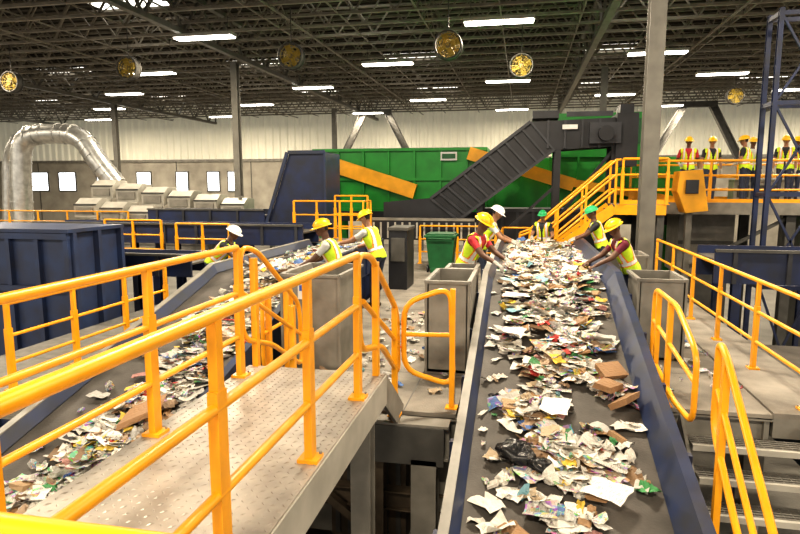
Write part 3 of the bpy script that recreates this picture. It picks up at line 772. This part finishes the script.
# ------------------------------------------------------------------ people
def person(name,pos,face,lean=0,hands=None,hp=10,hy=0,hat='hat_y',shirt='shirt_k',skin='skin_d',pants='jeans',bare=True,scale=1.0,stance=.1,step=0.0,gl='glove',vest=True):
    ln=math.radians(lean); s=V((0,math.sin(ln),math.cos(ln))); fwd=V((0,math.cos(ln),-math.sin(ln)))
    P=V((0,-math.sin(ln)*.18,.94)); waist=P+s*.15; chest=P+s*.33; upper=P+s*.46; nb=P+s*.53
    hl=math.radians(lean*.5); n=V((0,math.sin(hl),math.cos(hl))); nt=nb+n*.08; hc=nb+n*.19+V((0,.02,0))
    rot=Matrix.Rotation(math.radians(hy),4,'Z')@Matrix.Rotation(-math.radians(hp),4,'X')
    HX=Matrix.Translation(hc)@rot
    b=MB()
    secs=[(P-s*.10,.15,.115),(P,.17,.125),(waist,.145,.11),(chest,.175,.125),(upper,.18,.115),(P+s*.51,.12,.085),(nb+s*.02,.06,.06)]
    vs=[];N=16
    for c,rx,ry in secs:
        for j in range(N):
            a=2*math.pi*j/N; vs.append(c+V((1,0,0))*rx*math.cos(a)+fwd*ry*math.sin(a))
    fs=[tuple(range(N))[::-1],tuple(range((len(secs)-1)*N,len(secs)*N))]
    for i in range(len(secs)-1):
        for j in range(N): j2=(j+1)%N; fs.append((i*N+j,i*N+j2,(i+1)*N+j2,(i+1)*N+j))
    b.add(vs,fs,shirt)
    bones=[('torso',P+s*.03,upper,.17),('neck',nb+s*.03,nt,.05)]
    b.capsule(nb-s*.02,nt+n*.03,.062,.055,skin)
    wr=[]
    if hands is None: hands=((-.27,.06,.80),(.27,.06,.80))
    for sd,T in ((-1,hands[0]),(1,hands[1])):
        S=upper+V((sd*.185,0,0)); T=V(T); a_,b_=.29,.26
        d=T-S
        if d.length>a_+b_-.01: d=d.normalized()*(a_+b_-.01); T=S+d
        L=d.length; ca=(a_*a_+L*L-b_*b_)/(2*a_*L); dn=d.normalized()
        pole=V((sd*.5,-.4,-1)); pole=(pole-dn*pole.dot(dn)).normalized()
        E=S+dn*a_*ca+pole*a_*math.sqrt(max(0,1-ca*ca))
        b.capsule(upper+V((sd*.08,0,0)),S,.075,.068,shirt); b.capsule(S,E,.062,.046,shirt); b.capsule(E,T,.045,.030,skin)
        bones+=[('uparm',S,E,.05),('fore',E,T,.035)]; wr.append((E,T,sd))
        H=P+V((sd*.09,0,-.04)); An=V((sd*stance,sd*step,.08)); K=(H+An)/2+V((0,.03,.02))
        b.capsule(H,K,.095,.062,pants); b.capsule(K,An,.060,.043,pants)
        b.capsule(An+V((0,-.03,-.035)),An+V((0,.16,-.045)),.045,.036,'boot')
        bones+=[('thigh',H,K,.08),('shin',K,An+V((0,0,.06)),.05),('boot',An,An+V((0,.16,-.04)),.04)]
    def skull(p):
        q=p.copy()
        if q.z<0: f=1+q.z*2.6; q.x*=f; q.y=q.y*(1+q.z*1.2)+(-q.z)*.12
        return q
    b.ell((0,0,0),(.077,.097,.118),skin,X=HX,nu=20,nv=14,fn=skull)
    b.ell((0,.10,-.015),(.014,.022,.026),skin,X=HX,nu=8,nv=6); b.ell((0,.092,.02),(.05,.014,.012),skin,X=HX,nu=8,nv=6)
    b.ell((0,.088,-.062),(.03,.016,.012),skin,X=HX,nu=8,nv=6)
    b.ell((0,.075,-.098),(.028,.022,.018),skin,X=HX,nu=8,nv=6)
    for sd in (-1,1): b.ell((sd*.078,-.005,-.01),(.012,.022,.032),skin,X=HX,nu=8,nv=6)
    tmp=b.build('tmp'); rm=tmp.modifiers.new('r','REMESH'); rm.mode='VOXEL'; rm.voxel_size=.0145
    sm=tmp.modifiers.new('s','SMOOTH'); sm.iterations=2; sm.factor=.5
    dg=bpy.context.evaluated_depsgraph_get(); me=tmp.evaluated_get(dg).to_mesh()
    verts=[v.co.copy() for v in me.vertices]; norms=[v.normal.copy() for v in me.vertices]; polys=[list(p.vertices) for p in me.polygons]; cents=[p.center.copy() for p in me.polygons]; nrm=[p.normal.copy() for p in me.polygons]
    tmp.evaluated_get(dg).to_mesh_clear(); bpy.data.objects.remove(tmp)
    HI=HX.inverted()
    def reg(p):
        q=HI@p
        if q.length<.15 and (p-hc).dot(n)>-.12: return 'head',0,q
        best=None
        for nm,A,B,r in bones:
            ab=B-A; t=max(0,min(1,(p-A).dot(ab)/ab.length_squared)); d=(p-(A+ab*t)).length-r
            if nm=='torso':
                l=p-P; d=max(abs(l.x)-.16,abs(l.dot(fwd))-.11,-l.dot(s)-.02,l.dot(s)-.52)
            if best is None or d<best[0]: best=(d,nm,t)
        return best[1],best[2],q
    B2=MB(); B2.v=verts
    vestf=[]
    for f,c,nn in zip(polys,cents,nrm):
        nm,t,q=reg(c); k=skin
        l=c-P; st=l.dot(s)
        if nm=='head': k='hair' if (q.z>-.045 and q.y<-.035) or q.z>.05 else skin
        elif nm=='neck': k=skin
        elif nm=='torso': k=shirt
        elif nm=='uparm': k=shirt if (t<.62 or not bare) else skin
        elif nm=='fore': k=skin if bare else shirt
        elif nm in('thigh','shin'): k=pants
        elif nm=='boot': k='boot'
        if st<.02 and nm=='torso': k=pants
        B2.f.append(f); B2.mi.append(B2.m(k)); B2.sm.append(True)
        if vest and nm!='head' and nm!='neck' and (nm=='torso' or (nm=='uparm' and abs(c.x)<.2 and t<.12)) and -.06<st<.52:
            front=l.dot(fwd)>0
            if front and abs(c.x)<(.022 if st<.3 else .022+(st-.3)*.30): continue
            if not front and abs(c.x)<.05 and st>.5: continue
            kk='vest'
            if .10<st<.15 or (.085<abs(c.x)<.125 and st>.15): kk='refl'
            elif .085<st<=.10 or .15<=st<.165 or (.07<abs(c.x)<.14 and st>.15): kk='vest_o'
            vestf.append((f,kk))
    bf=MB(); used={}
    for f,kk in vestf:
        nf=[]
        for i in f:
            if i not in used: used[i]=len(bf.v); bf.v.append(verts[i]+norms[i]*.02)
            nf.append(used[i])
        bf.f.append(nf); bf.mi.append(bf.m(kk)); bf.sm.append(True)
    fc=MB()
    for sd in (-1,1):
        fc.ell((sd*.03,.0905,.005),(.013,.007,.007),'eye',X=HX,nu=10,nv=6); fc.ell((sd*.03,.096,.005),(.006,.004,.006),'pupil',X=HX,nu=8,nv=6)
        fc.ell((sd*.03,.097,.024),(.018,.006,.004),'hair',X=HX,nu=8,nv=5)
    fc.ell((0,.101,-.058),(.022,.006,.004),'lip',X=HX,nu=8,nv=5); fc.ell((0,.100,-.067),(.018,.006,.005),'lip',X=HX,nu=8,nv=5)
    hh=MB(); hh.ell((0,-.005,.035),(.112,.135,.105),hat,X=HX,nu=24,nv=8,half=True)
    n1=24; vs=[]
    for j in range(n1):
        a=2*math.pi*j/n1; ex=.022+.035*max(0,math.sin(a))
        vs.append((.108*math.cos(a),-.005+.131*math.sin(a),.04)); vs.append(((.112+ex*.6)*math.cos(a),-.005+(.135+ex)*math.sin(a),.028-.01*max(0,math.sin(a))))
        vs.append(((.112+ex*.6)*math.cos(a),-.005+(.135+ex)*math.sin(a),.022-.01*max(0,math.sin(a)))); vs.append((.108*math.cos(a),-.005+.131*math.sin(a),.03))
    fs=[]
    for j in range(n1):
        j2=(j+1)%n1
        for k_ in range(4): fs.append((j*4+k_,j2*4+k_,j2*4+(k_+1)%4,j*4+(k_+1)%4))
    hh.add(vs,fs,hat,True,HX)
    for xx in (-.03,0,.03):
        hh.tube([HX@V((xx,-.005+.137*math.cos(math.radians(a)),.037+.108*math.sin(math.radians(a))*(1-abs(xx)*1.2))) for a in range(15,170,15)],.008,hat,6)
    hd=MB()
    for E,T,sd in wr:
        h=(T-E).normalized(); dn=V((0,0,-1))
        if abs(h.z)>.8: dn=V((-sd,0,0))
        nr=(dn-h*dn.dot(h)).normalized(); side=h.cross(nr).normalized()
        if side.x*sd>0: side=-side
        Xm=Matrix((( h.x,side.x,nr.x,0),(h.y,side.y,nr.y,0),(h.z,side.z,nr.z,0),(0,0,0,1))); Xm.translation=T
        hd.ell((.05,0,0),(.058,.043,.018),gl,X=Xm,nu=14,nv=8); hd.capsule(Xm@V((-.03,0,0)),Xm@V((.02,0,0)),.032,.03,gl)
        for o,lg in ((-.032,.062),(-.011,.076),(.011,.082),(.032,.072)):
            p=V((.09,o,0)); ang=.2; pts=[Xm@V((.06,o*.8,0)),Xm@p]; rr=[.010,.010]
            for sg in (.42,.33,.25):
                ang+=.32; p=p+V((math.cos(ang)*lg*sg,o*.08,math.sin(ang)*lg*sg)); pts.append(Xm@p); rr.append(rr[-1]*.92)
            pts.append(Xm@(p+V((math.cos(ang)*.004,0,math.sin(ang)*.004)))); rr.append(.003)
            hd.tube(pts,0,gl,8,radii=rr)
        pts=[Xm@V(q) for q in ((.02,.03,.004),(.045,.052,.01),(.07,.062,.018),(.092,.060,.026),(.096,.059,.028))]
        hd.tube(pts,0,gl,8,radii=[.014,.012,.0105,.009,.003])
    root=empty(name,pos); root.rotation_euler=(0,0,math.radians(face)); root.scale=(scale,)*3
    B2.build('body',root)
    if vest:
        o=bf.build('vest',root); so=o.modifiers.new('s','SOLIDIFY'); so.thickness=.006
    fc.build('face',root); hh.build('hard_hat',root); hd.build('hands',root)
    return root
W='sorting_worker'
person(W,(-.78,9.3,F),-112,26,((-.1,.62,1.0),(.28,.58,1.02)),28,0,'hat_y','shirt_r','skin_d',scale=1.02)
person(W,(-.74,12.4,F),-90,28,((-.2,.55,1.02),(.2,.55,1.02)),30,0,'hat_w','shirt_w','skin_m',scale=1.03)
person(W,(1.60,9.75,F),105,27,((-.2,.6,1.0),(.15,.6,1.0)),30,0,'hat_y','shirt_m','skin_d',gl='skin_d',scale=.97)
person(W,(1.60,13.2,F),90,20,((-.2,.55,1.05),(.25,.5,1.05)),20,0,'hat_g','shirt_k','skin_d')
person(W,(-2.72,8.5,F),100,22,((-.2,.55,1.02),(.2,.5,1.05)),15,10,'hat_y','shirt_w','skin_d',scale=.97)
person(W,(-2.58,10.4,F),75,22,((-.25,.62,1.15),(.2,.5,1.05)),25,0,'hat_y','shirt_w','skin_m')
person(W,(-5.2,9.6,F),-85,42,((-.2,.66,.95),(.2,.66,.95)),25,0,'hat_w','shirt_k','skin_d',scale=.91)
person(W,(.5,14.85,F),165,12,((-.25,.35,1.05),(.2,.4,1.1)),10,0,'hat_g','shirt_k','skin_m',scale=.9)
V2='visiting_worker'
person(V2,(4.52,18.4,MZ),170,2,((-.3,.02,.82),(.22,.2,1.05)),5,10,'hat_y','shirt_r','skin_d',step=.06)
person(V2,(5.15,18.5,MZ),185,2,((-.25,.1,.85),(.27,.08,.84)),5,-15,'hat_y','shirt_k','skin_m')
person(V2,(5.92,18.2,MZ),60,3,((-.2,.3,1.1),(.22,.25,1.05)),10,0,'hat_y','shirt_k','skin_m')
person(V2,(6.35,19.0,MZ),190,3,None,5,0,'hat_y','shirt_w','skin_d')
person(V2,(6.95,18.3,MZ),160,3,None,8,0,'hat_y','shirt_k','skin_m')
person(V2,(7.45,18.9,MZ),200,3,((-.25,.2,.9),(.27,.1,.84)),8,0,'hat_y','shirt_r','skin_d')

# ------------------------------------------------------------------ camera and world
w=bpy.data.worlds.new('hall_daylight'); scene.world=w; w.use_nodes=True
bg=w.node_tree.nodes['Background']; bg.inputs[0].default_value=(1,.93,.82,1); bg.inputs[1].default_value=.68
cd=bpy.data.cameras.new('camera'); cd.lens=27; cd.sensor_width=36; cd.clip_end=300; cd.clip_start=.05
co=bpy.data.objects.new('camera',cd); co.location=(0,0,C); co.rotation_euler=(math.radians(82.22),0,math.radians(11.5)); scene.collection.objects.link(co); scene.camera=co
scene.view_settings.view_transform='Standard'
try: scene.view_settings.look='Medium High Contrast'
except Exception as e: print('look',e)
scene.view_settings.exposure=.35
